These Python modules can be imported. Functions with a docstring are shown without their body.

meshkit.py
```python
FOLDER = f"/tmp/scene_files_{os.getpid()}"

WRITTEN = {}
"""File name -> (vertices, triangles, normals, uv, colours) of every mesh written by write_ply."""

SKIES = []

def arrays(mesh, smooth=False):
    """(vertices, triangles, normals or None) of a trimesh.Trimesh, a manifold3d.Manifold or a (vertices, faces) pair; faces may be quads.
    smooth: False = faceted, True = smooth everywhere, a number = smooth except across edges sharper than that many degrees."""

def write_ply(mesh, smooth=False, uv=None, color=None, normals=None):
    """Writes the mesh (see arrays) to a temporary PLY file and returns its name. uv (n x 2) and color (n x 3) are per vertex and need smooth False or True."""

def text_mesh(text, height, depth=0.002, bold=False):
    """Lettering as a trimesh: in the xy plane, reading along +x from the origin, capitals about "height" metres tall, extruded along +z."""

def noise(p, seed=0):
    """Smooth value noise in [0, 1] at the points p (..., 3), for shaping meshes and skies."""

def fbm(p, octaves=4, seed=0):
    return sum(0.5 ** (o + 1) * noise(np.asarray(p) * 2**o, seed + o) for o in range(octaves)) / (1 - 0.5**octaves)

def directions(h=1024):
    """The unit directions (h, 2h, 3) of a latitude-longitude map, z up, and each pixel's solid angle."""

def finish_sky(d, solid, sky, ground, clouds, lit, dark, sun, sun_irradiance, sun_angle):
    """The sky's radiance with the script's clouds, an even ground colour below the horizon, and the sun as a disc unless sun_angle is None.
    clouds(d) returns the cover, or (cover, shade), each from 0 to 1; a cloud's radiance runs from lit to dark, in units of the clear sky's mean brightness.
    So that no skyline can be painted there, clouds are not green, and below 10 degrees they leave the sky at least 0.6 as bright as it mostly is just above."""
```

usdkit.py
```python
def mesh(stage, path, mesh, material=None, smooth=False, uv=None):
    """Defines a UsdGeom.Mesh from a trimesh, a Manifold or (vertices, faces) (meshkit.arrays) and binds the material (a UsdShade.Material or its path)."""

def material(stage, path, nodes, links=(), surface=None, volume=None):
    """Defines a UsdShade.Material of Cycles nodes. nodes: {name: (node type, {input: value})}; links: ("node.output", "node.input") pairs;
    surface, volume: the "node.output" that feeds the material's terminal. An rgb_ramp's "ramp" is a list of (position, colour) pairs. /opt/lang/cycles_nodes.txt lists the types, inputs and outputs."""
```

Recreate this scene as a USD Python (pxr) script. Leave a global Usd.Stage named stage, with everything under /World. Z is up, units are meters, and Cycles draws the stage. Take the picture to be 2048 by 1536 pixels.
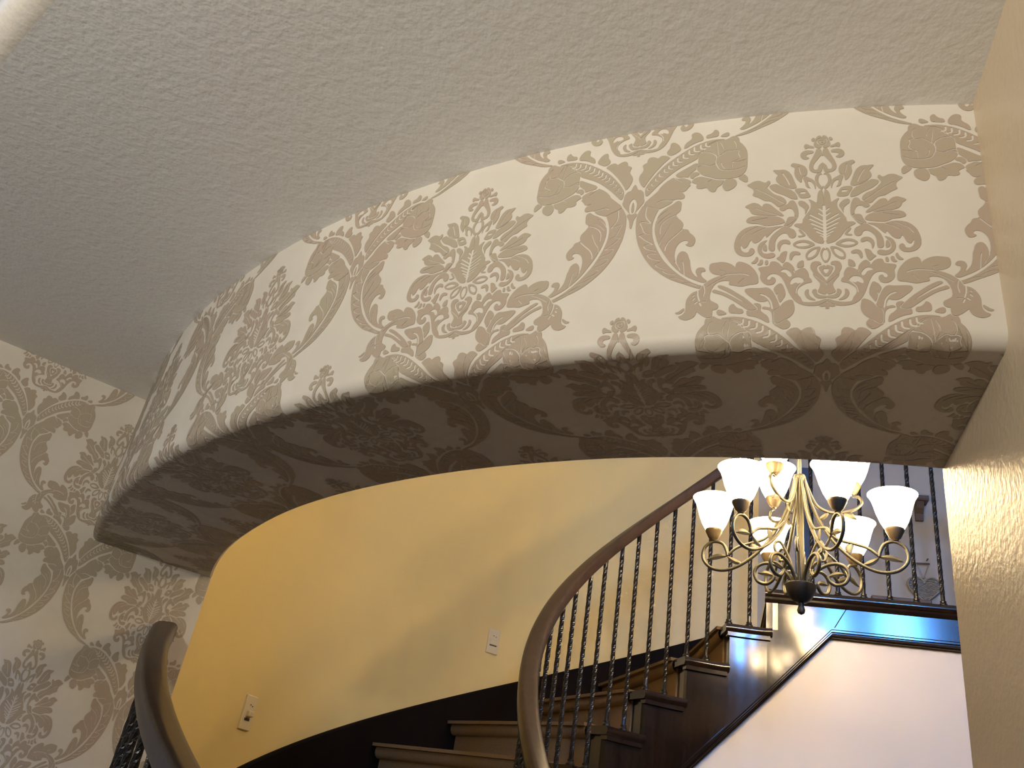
import math, random, numpy as np, trimesh, usdkit
from pxr import Usd, UsdGeom, UsdLux, UsdShade, Gf, Sdf
from shapely.geometry import Polygon, LineString, box
from shapely.ops import unary_union
from shapely import affinity
import trimesh.creation as tc
random.seed(7); np.random.seed(7)

stage = Usd.Stage.CreateInMemory()
UsdGeom.SetStageUpAxis(stage, UsdGeom.Tokens.z); UsdGeom.SetStageMetersPerUnit(stage, 1.0)
UsdGeom.Xform.Define(stage, '/World'); UsdGeom.Scope.Define(stage, '/World/Looks')
E0 = 1.581                       # eye height above the lower floor; geometry below is written relative to the eye
# ---------------------------------------------------------------- camera
R_ = np.array([[.984486085, .175462671, 0], [-.0836571783, .469383758, .879022391], [.154235617, -.865385312, .476780491]])
cam = UsdGeom.Camera.Define(stage, '/World/camera')
xr, yr, zr = R_ @ [1, 0, 0], R_ @ [0, -1, 0], R_ @ [0, 0, -1]
M = Gf.Matrix4d(*[float(v) for v in (*xr, 0, *yr, 0, *zr, 0, 0, 0, E0, 1)])
cam.AddTransformOp().Set(M)
cam.CreateHorizontalApertureAttr(36.0); cam.CreateVerticalApertureAttr(27.0)
cam.CreateFocalLengthAttr(36.0 * 1660 / 2048); cam.CreateClippingRangeAttr(Gf.Vec2f(.02, 100))
cam.CreateExposureAttr(0.0)
# ---------------------------------------------------------------- light: dusk sky, warm hall lamp, daylight through two windows
sky = UsdLux.DomeLight.Define(stage, '/World/dusk_sky'); sky.CreateColorAttr(Gf.Vec3f(.25, .5, 1)); sky.CreateIntensityAttr(.3)
def sphere_light(name, p, r, power, col):
    l = UsdLux.SphereLight.Define(stage, '/World/' + name); l.CreateRadiusAttr(r); l.CreateColorAttr(Gf.Vec3f(*col)); l.CreateIntensityAttr(power)
    l.AddTranslateOp().Set(Gf.Vec3d(p[0], p[1], p[2] + E0)); return l
def rect_light(name, p, target, w, h, power, col):
    l = UsdLux.RectLight.Define(stage, '/World/' + name); l.CreateWidthAttr(w); l.CreateHeightAttr(h); l.CreateColorAttr(Gf.Vec3f(*col)); l.CreateIntensityAttr(power)
    z = np.array(p, float) - np.array(target, float); z /= np.linalg.norm(z); x = np.cross([0, 0, 1], z); x /= np.linalg.norm(x); y = np.cross(z, x)
    l.AddTransformOp().Set(Gf.Matrix4d(*[float(v) for v in (*x, 0, *y, 0, *z, 0, p[0], p[1], p[2] + E0, 1)])); return l
rect_light('hall_uplight', (-1.25, -.95, .62), (-.93, -.48, 1.42), .26, .26, 278, (1, .95, .84))
for i_, (x_, w_) in enumerate(((.57, .24), (1.27, .42))): rect_light('dusk_window_light_%d' % i_, (x_, -2.72, 2.75), (x_, 0, 2.75), w_, .85, 150, (.1, .36, 1))
SHADE_GLOW = 29; BULB = 390
# ---------------------------------------------------------------- materials
LK = '/World/Looks/'
def mat(name, col, rough=.5, metal=0, bump=None, mottle=None, spec=.5, coat=0, extra=None):
    """bump: (scale, strength, distance); mottle: (scale, second colour, amount)"""
    n = {'p': ('principled_bsdf', {'base_color': col, 'roughness': rough, 'metallic': metal, 'specular_ior_level': spec, 'coat_weight': coat, 'coat_roughness': .08}), 'tc': ('texture_coordinate', {})}
    L = []
    if mottle:
        n['nz'] = ('noise_texture', {'scale': mottle[0], 'detail': 3.0}); n['rp'] = ('rgb_ramp', {'ramp': [(.35, col), (.65, mottle[1])]})
        L += [('tc.object', 'nz.vector'), ('nz.fac', 'rp.fac'), ('rp.color', 'p.base_color')]
    if bump:
        n['bn'] = ('noise_texture', {'scale': bump[0], 'detail': 2.0, 'roughness': .55}); n['b'] = ('bump', {'strength': bump[1], 'distance': bump[2]})
        L += [('tc.object', 'bn.vector'), ('bn.fac', 'b.height'), ('b.normal', 'p.normal')]
    return usdkit.material(stage, LK + name, n, L, surface='p.BSDF')
def wood(name, a, b, rough, coat):
    return usdkit.material(stage, LK + name, {'tc': ('texture_coordinate', {}), 'm': ('mapping', {'scale': (9, 9, 1.6)}), 'nz': ('noise_texture', {'scale': 5.0, 'detail': 5.0, 'distortion': .6}),
        'rp': ('rgb_ramp', {'ramp': [(.35, a), (.7, b)]}), 'p': ('principled_bsdf', {'roughness': rough, 'coat_weight': coat, 'coat_roughness': .1})},
        [('tc.object', 'm.vector'), ('m.vector', 'nz.vector'), ('nz.fac', 'rp.fac'), ('rp.color', 'p.base_color')], surface='p.BSDF')
PLASTER = mat('ceiling_plaster', (.87, .855, .82), .7, bump=(75, .3, .004))
PAPER = mat('wallpaper_ground', (.70, .645, .56), .55, bump=(420, .12, .001), mottle=(9, (.655, .60, .515)))
PRINT = mat('wallpaper_print', (.43, .372, .272), .45, bump=(500, .2, .001), mottle=(5, (.44, .345, .265)))
BEIGE = mat('beige_paint', (.67, .53, .36), .33, bump=(95, .22, .004))
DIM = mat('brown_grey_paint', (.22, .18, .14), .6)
YELLOW = mat('yellow_paint', (.78, .61, .25), .45, bump=(70, .12, .003))
WHITE = mat('white_paint', (.63, .575, .50), .5, bump=(70, .1, .003))
CREAM = mat('cream_paint', (.72, .66, .56), .55, bump=(60, .3, .005))
GREYP = mat('landing_paint', (.41, .385, .325), .5, bump=(70, .1, .003))
DARK = wood('dark_stained_wood', (.008, .0045, .0032), (.015, .0085, .0058), .14, .35)
RAILW = wood('handrail_wood', (.028, .0165, .0105), (.044, .026, .017), .34, .15)
SKIRT = mat('skirting_wood', (.008, .005, .0038), .7, spec=.08)
CARPET = mat('tan_carpet', (.21, .145, .075), .95, bump=(900, .9, .004), mottle=(300, (.28, .195, .105)), spec=.1)
IRON = mat('wrought_iron', (.010, .008, .0065), .26, 0, bump=(160, .35, .003), spec=.4)
PEWTER = mat('aged_pewter', (.105, .095, .062), .42, .7, bump=(120, .15, .002))
CUP = mat('lamp_cup_metal', (.12, .088, .048), .5, .5)
BOWL = mat('dark_bronze', (.045, .038, .028), .45, .6)
PLASTIC = mat('ivory_plastic', (.74, .635, .39), .35)
SLOT = mat('dark_slot', (.05, .035, .02), .6)
WICKER = mat('grey_wicker', (.30, .285, .25), .8)
BRACKET = mat('brown_bracket_wood', (.10, .065, .035), .5)
NAVY = mat('navy_door_paint', (.035, .06, .12), .4)
FLOORW = wood('floor_boards', (.17, .145, .12), (.26, .225, .19), .35, .1)
GLASSM = usdkit.material(stage, LK + 'glowing_frosted_glass', {'p': ('principled_bsdf', {'base_color': (.9, .82, .66), 'roughness': .4, 'emission_color': (1, .75, .44), 'emission_strength': float(SHADE_GLOW)}), 't': ('transparent_bsdf', {}), 'x': ('mix_closure', {'fac': .5})}, [('p.BSDF', 'x.closure1'), ('t.BSDF', 'x.closure2')], surface='x.closure')
PANE = usdkit.material(stage, LK + 'window_pane', {'t': ('transparent_bsdf', {}), 'g': ('principled_bsdf', {'base_color': (.02, .02, .02), 'roughness': .02}), 'x': ('mix_closure', {'fac': .06})}, [('t.BSDF', 'x.closure1'), ('g.BSDF', 'x.closure2')], surface='x.closure')
# ---------------------------------------------------------------- naming and tagging helpers
used, base = {}, {}
def numbered(path):
    n = used.get(path, 0); used[path] = n + 1
    return path if n == 0 else '%s_%03d' % (path, n)
def tag(prim, label=None, category=None, group=None, kind=None):
    for k, v in (('label', label), ('category', category), ('group', group), ('kind', kind)):
        if v: prim.SetCustomDataByKey(k, v)
    return prim
def obj(name, mesh, m, parent=None, smooth=False, **kw):
    """ONE mesh of the scene, given relative to the eye; under parent it is a part"""
    pp = parent.GetPath().pathString if parent else '/World'
    path = numbered(pp + '/' + name)
    v, f = (mesh.vertices, mesh.faces) if hasattr(mesh, 'vertices') else mesh
    v = np.array(v, float) + [0, 0, E0]; f = np.array(f, int)
    o = base.get(pp, np.zeros(3))
    base[path] = np.zeros(3) + o
    g = usdkit.mesh(stage, path, (v - o, f), m, smooth=smooth)
    return tag(g.GetPrim(), **kw)
def thing(name, loc, parent=None, **kw):
    path = numbered('/World/' + name); x = UsdGeom.Xform.Define(stage, path); l = np.array(loc, float) + [0, 0, E0]
    x.AddTranslateOp().Set(Gf.Vec3d(*map(float, l))); base[path] = l
    return tag(x.GetPrim(), **kw)
# ---------------------------------------------------------------- shape helpers
cat = trimesh.util.concatenate
def tm(v, f): return trimesh.Trimesh(np.array(v, float), np.array(f, int), process=False)
def grid(P, closed_v=False):
    """P[i][j] points -> quads as triangles"""
    P = np.array(P, float); a, b = P.shape[:2]; F = []
    for i in range(a - 1):
        for j in range(b if closed_v else b - 1):
            k = (j + 1) % b; q = (i * b + j, (i + 1) * b + j, (i + 1) * b + k, i * b + k); F += [(q[0], q[1], q[2]), (q[0], q[2], q[3])]
    return tm(P.reshape(-1, 3), F)
def fix(m): m.merge_vertices(); trimesh.repair.fix_normals(m); return m
def sweep(path, prof, nrm):
    """closed profile [(along the plan normal, along z)] along a path; nrm: plan normals"""
    P = np.array([[p + np.array([n[0] * a, n[1] * a, b]) for a, b in prof] for p, n in zip(path, nrm)])
    m = grid(P, True); k = len(prof); c = len(P) * k; v = [*m.vertices, P[0].mean(0), P[-1].mean(0)]; f = [*m.faces]
    for j in range(k): f += [(j, (j + 1) % k, c), ((len(P) - 1) * k + (j + 1) % k, (len(P) - 1) * k + j, c + 1)]
    return fix(tm(v, f))
def tube(pts, r, n=8, spline=True, rr=None):
    P = np.array(pts, float)
    if spline and len(P) > 2:
        Q = np.vstack([2 * P[0] - P[1], P, 2 * P[-1] - P[-2]]); out = []
        for i in range(1, len(Q) - 2):
            for t in np.linspace(0, 1, 6, endpoint=False):
                a, b, c, d = Q[i - 1:i + 3]; out.append(.5 * (2 * b + (c - a) * t + (2 * a - 5 * b + 4 * c - d) * t * t + (3 * b - a - 3 * c + d) * t ** 3))
        P = np.vstack([out, P[-1:]])
    T = np.gradient(P, axis=0); T /= np.linalg.norm(T, axis=1, keepdims=True)
    u = np.cross(T[0], [.3, .2, .9]); u /= np.linalg.norm(u); rings = []
    for i, (p, t) in enumerate(zip(P, T)):
        u = u - t * (u @ t); u /= np.linalg.norm(u); w = np.cross(t, u); q = r if rr is None else rr[0] + (rr[1] - rr[0]) * i / (len(P) - 1)
        rings.append([p + q * (math.cos(x) * u + math.sin(x) * w) for x in np.linspace(0, 2 * math.pi, n, endpoint=False)])
    m = grid(rings, True); c = len(P) * n; v = [*m.vertices, P[0], P[-1]]; f = [*m.faces]
    for j in range(n): f += [(j, (j + 1) % n, c), (c - n + (j + 1) % n, c - n + j, c + 1)]
    return fix(tm(v, f))
def bx(c, s, ang=0):
    m = tc.box(extents=s); m.apply_transform(trimesh.transformations.rotation_matrix(ang, [0, 0, 1])); m.apply_translation(c); return m
def cbox(s, ch):
    """box with chamfered edges, centred"""
    import manifold3d as mf
    a = np.array(s) / 2; pts = []
    for k in range(3):
        q = a - ch; q[k] = a[k]
        pts += [[sx * q[0], sy * q[1], sz * q[2]] for sx in (-1, 1) for sy in (-1, 1) for sz in (-1, 1)]
    return trimesh.convex.convex_hull(np.array(pts))
def lathe(prof, n=24, c=(0, 0, 0)):
    a = np.linspace(0, 2 * math.pi, n, endpoint=False)
    m = grid([[(r * math.cos(t), r * math.sin(t), z) for t in a] for r, z in prof], True); m = fix(m); m.apply_translation(c); return m
def prism(poly, z0, z1):
    m = tc.extrude_polygon(Polygon(poly), z1 - z0, engine='earcut'); m.apply_translation([0, 0, z0]); return m
def arc_slab(c, r0, r1, a0, a1, z0, z1, n=6, lip=0):
    """annular block, degrees; lip rounds the r0 side (a nosing)"""
    prof = [(r1, z0), (r1, z1), (r0 + lip * .35, z1), (r0, z1 - lip * .5), (r0, z0 + lip * .5), (r0 + lip * .35, z0)] if lip else [(r1, z0), (r1, z1), (r0, z1), (r0, z0)]
    P = [[(c[0] + r * math.cos(t), c[1] + r * math.sin(t), z) for r, z in prof] for t in np.radians(np.linspace(a0, a1, n))]
    m = grid(P, True); k = len(prof); cc = n * k; v = [*m.vertices, np.mean(P[0], 0), np.mean(P[-1], 0)]; f = [*m.faces]
    for j in range(k): f += [(j, (j + 1) % k, cc), (cc - k + (j + 1) % k, cc - k + j, cc + 1)]
    return fix(tm(v, f))
# ---------------------------------------------------------------- plan of the place (metres, eye at the origin)
C = np.array([1.139, 3.053]); RI, RW = .869, 2.085                 # stair axis, inner and outer radius
TH0, DT, ZA, RS = 85.745, 12.545, 1.0592, .1886                    # first nosing below the landing, step angle, height, rise
nz = lambda th: ZA - RS * (th - TH0) / DT
ZL, ZF = ZA + RS, -E0
pol = lambda r, th, z, c=C: np.array([c[0] + r * math.cos(math.radians(th)), c[1] + r * math.sin(math.radians(th)), z])
TL = TH0 - DT                                                      # angle where the landing starts
tl = np.array([math.sin(math.radians(TL)), -math.cos(math.radians(TL))]); nl = -np.array([math.cos(math.radians(TL)), math.sin(math.radians(TL))])  # along the landing edge, towards the stairwell
def edge(s, off, z):                                               # point on the landing edge, off = out from its face (towards the well)
    p = pol(RI, TL, 0)[:2] + tl * s + nl * off; return np.array([p[0], p[1], z])
CO, RO = np.array([1.338, 3.257]), 2.585                           # curved beam: centre and mean outer radius
rof = lambda th: float(np.polyval([.0656, -.3046, -.0857, .0574, 2.6026], min(max(th, 3.45), 4.43) - 3.95))   # its true outer radius
RIN_T, RIN_R = [3.432, 3.465, 3.546, 3.62, 3.693, 3.752, 3.809, 3.86, 3.939, 4.021, 4.167, 4.27, 4.411], [2.241, 2.242, 2.248, 2.256, 2.263, 2.270, 2.278, 2.283, 2.287, 2.288, 2.279, 2.26, 2.221]   # inner edge: angle, radius
ZC = 1.0                                                           # ceiling
ZBF = lambda th: .600 - .045 * (th - 4.4109) / (3.4939 - 4.4109)      # beam underside
W0 = np.array([-.798, 2.574]); wt = np.array([.82, .58]) / math.hypot(.82, .58); wn = np.array([wt[1], -wt[0]])   # left wall end, direction, normal
Q0 = np.array([.680, 1.137]); qt = np.array([.301, .954]) / math.hypot(.301, .954); qn = np.array([-qt[1], qt[0]]) # right wall end
V0 = np.array([-.866, .973]); vt = np.array([.7071, -.7071]); vn = np.array([-.7071, -.7071])                   # edge of the tall hall
def cross2(p, d, q, e):
    A = np.array([[d[0], -e[0]], [d[1], -e[1]]]); t = np.linalg.solve(A, q - p); return p + d * t[0]
# ---------------------------------------------------------------- the setting
S = dict(kind='structure')
vl, vr = cross2(W0, -wt, V0, vt), cross2(Q0, -qt, V0, vt)
th_out = lambda p, c=CO: math.atan2(p[1] - c[1], p[0] - c[0]) % (2 * math.pi)
TR = th_out(np.array([.571, .791]))                                # beam at the right wall
from scipy.interpolate import PchipInterpolator
r_in = PchipInterpolator(RIN_T, RIN_R, extrapolate=True)
def th_left(r):                                                    # where radius r meets the left wall
    lo, hi = 3.14, 4.2
    for _ in range(40):
        m = (lo + hi) / 2; p = CO + r * np.array([math.cos(m), math.sin(m)])
        if (p - W0) @ wn > 0: hi = m
        else: lo = m
    return lo
TLF = th_left(RO)
obj('floor', prism([(-3.7, -2.7), (3.9, -2.7), (3.9, 5.7), (-3.7, 5.7)], ZF - .1, ZF), FLOORW, **S)
arc = [tuple(CO + (rof(t) - .02) * np.array([math.cos(t), math.sin(t)])) for t in np.linspace(TLF - .03, TR + .03, 60)]
# ceiling slab with a rounded edge at the tall hall
slab = prism([tuple(vl - vt * .15), *arc, tuple(vr + vt * .1)], ZC, ZC + .25)
L = np.linalg.norm(vr - vl) + .3; rb = .045
prof = [(0, 0)] + [(rb * math.sin(a), rb - rb * math.cos(a)) for a in np.linspace(.15, math.pi / 2, 8)] + [(rb, .25), (0, .25)]
path = [np.array([*(vl + vt * t), ZC]) for t in np.linspace(-.15, L, 4)]
clg = obj('ceiling', slab, PLASTER, label='grey textured plaster ceiling above the curved beam', category='ceiling', **S)
obj('rounded_edge', sweep(path, prof, [vn] * 4), CREAM, clg, smooth=50)
obj('wall_foyer', prism([tuple(vl + vt * -.2 + vn * .04), tuple(vl + vt * L + vn * .04), tuple(vl + vt * L - vn * .06), tuple(vl - vt * .2 - vn * .06)], ZC + .25, 3.8), CREAM, label='cream upper wall over the rounded ceiling edge', category='wall', **S)
obj('ceiling_upper', prism([(-3.7, -2.7), (3.9, -2.7), (3.9, 5.7), (-3.7, 5.7)], 3.8, 3.9), CREAM, **S)
obj('wall_left', prism([tuple(W0), tuple(W0 - wt * 3.3), tuple(W0 - wt * 3.3 - wn * .08), tuple(W0 - wn * .08 - wt * .02)], ZF, ZC + .25), PAPER, label='left wall in cream damask wallpaper beside the stair', category='wall', **S)
obj('wall_left_upper', prism([tuple(W0 - wt * .6), tuple(W0 - wt * 3.3), tuple(W0 - wt * 3.3 - wn * .08), tuple(W0 - wn * .08 - wt * .6)], ZC + .25, 3.8), CREAM, **S)
obj('wall_right', prism([tuple(Q0), tuple(Q0 - qt * 3.9), tuple(Q0 - qt * 3.9 - qn * .12), tuple(Q0 - qn * .12)][::-1], ZF, ZC + .25), BEIGE, label='beige textured wall along the right edge', category='wall', **S)
# outer boundary
WX0, WX1, WZ0, WZ1 = .39, 1.54, 2.27, 3.23
obj('wall_back', cat([prism([(-3.7, -2.7), (WX0, -2.7), (WX0, -2.6), (-3.7, -2.6)], ZF, 3.8), prism([(WX1, -2.7), (3.9, -2.7), (3.9, -2.6), (WX1, -2.6)], ZF, 3.8),
     prism([(WX0, -2.7), (WX1, -2.7), (WX1, -2.6), (WX0, -2.6)], ZF, WZ0), prism([(WX0, -2.7), (WX1, -2.7), (WX1, -2.6), (WX0, -2.6)], WZ1, 3.8)]), CREAM, **S)
w1 = thing('window_1', (.915, -2.64, WZ0), kind='structure')
fr = [bx((.965, -2.64, WZ0 + .025), (1.15, .06, .05)), bx((.965, -2.64, WZ1 - .025), (1.15, .06, .05))] + [bx((x, -2.64, (WZ0 + WZ1) / 2), (w, .06, WZ1 - WZ0)) for x, w in ((WX0 + .03, .06), (WX1 - .03, .06), (.875, .37))]
obj('window_frame', cat(fr), WHITE, w1)
obj('pane', bx((.57, -2.645, 2.75), (.24, .006, .86)), PANE, w1); obj('pane', bx((1.27, -2.645, 2.75), (.42, .006, .86)), PANE, w1)
obj('wall_west', bx((-3.75, 1.5, 1.1), (.1, 8.4, 5.4)), CREAM, **S)
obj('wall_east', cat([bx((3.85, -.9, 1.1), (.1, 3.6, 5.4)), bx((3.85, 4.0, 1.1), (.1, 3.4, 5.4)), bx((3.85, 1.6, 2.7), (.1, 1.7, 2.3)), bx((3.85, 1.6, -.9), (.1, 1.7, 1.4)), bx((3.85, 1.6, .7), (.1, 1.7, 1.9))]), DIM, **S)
obj('wall_far', bx((.1, 5.65, 1.1), (7.6, .1, 5.4)), CREAM, **S)
obj('floor_upper', prism([tuple(Q0 - qn * .01), (3.85, .75), (3.85, -2.6), tuple(cross2(Q0, -qt, np.array([0, -2.6]), np.array([1., 0])))], ZC, ZC + .25), CREAM, **S)
# stairwell wall (cylinder, then straight along the landing)
pb = pol(RW, TL, 0)[:2]; pe = pb + tl * 2.2
inner = [tuple(pol(RW, t, 0)[:2]) for t in np.linspace(194, TL, 90)]
outer = [tuple(pol(RW + .1, t, 0)[:2]) for t in np.linspace(TL, 194, 60)]
obj('wall_stairwell', prism(inner + outer, ZF, 3.8), YELLOW, smooth=20, label='yellow painted wall curving behind the stairs', category='wall', **S)
obj('wall_landing', prism([tuple(pb), tuple(pe), tuple(pe - nl * .1), tuple(pb - nl * .1)][::-1], ZL - .25, 3.8), GREYP, label='pale grey wall behind the landing balustrade', category='wall', **S)
# curved beam wrapped in wallpaper: profile (offset inwards from the outer face, z) in a grid over the arc
RB = .022
def beam_prof(th):
    w = rof(th) - float(r_in(th)); ZB = ZBF(th)
    return [(0, ZC + .02), (0, ZB + RB + .15)] + [(RB - RB * math.cos(a), ZB + RB - RB * math.sin(a)) for a in np.linspace(0, math.pi / 2, 10)] + [(w * .5, ZB), (w - .006, ZB), (w, ZB + .006), (w, ZL)]
rows = []
npf = len(beam_prof(TR))
for j in range(npf):
    row = []
    for k in np.linspace(0, 1, 110):
        th0 = TR + .012
        rj = rof(3.46) - beam_prof(3.46)[j][0]; t1 = th_left(rj) - (.002 if j > npf - 4 else .008)
        t = th0 + (t1 - th0) * k; a, z = beam_prof(t)[j]; row.append((CO[0] + (rof(t) - a) * math.cos(t), CO[1] + (rof(t) - a) * math.sin(t), z))
    rows.append(row)
beam = thing('curved_beam', (*(CO + (RO - .18) * np.array([math.cos((TR + TLF) / 2), math.sin((TR + TLF) / 2)])), .58), label='curved ceiling beam wrapped in cream damask wallpaper over the stair opening', category='beam', kind='structure')
obj('beam_body', fix(grid(rows)), PAPER, beam, smooth=40)
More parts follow.
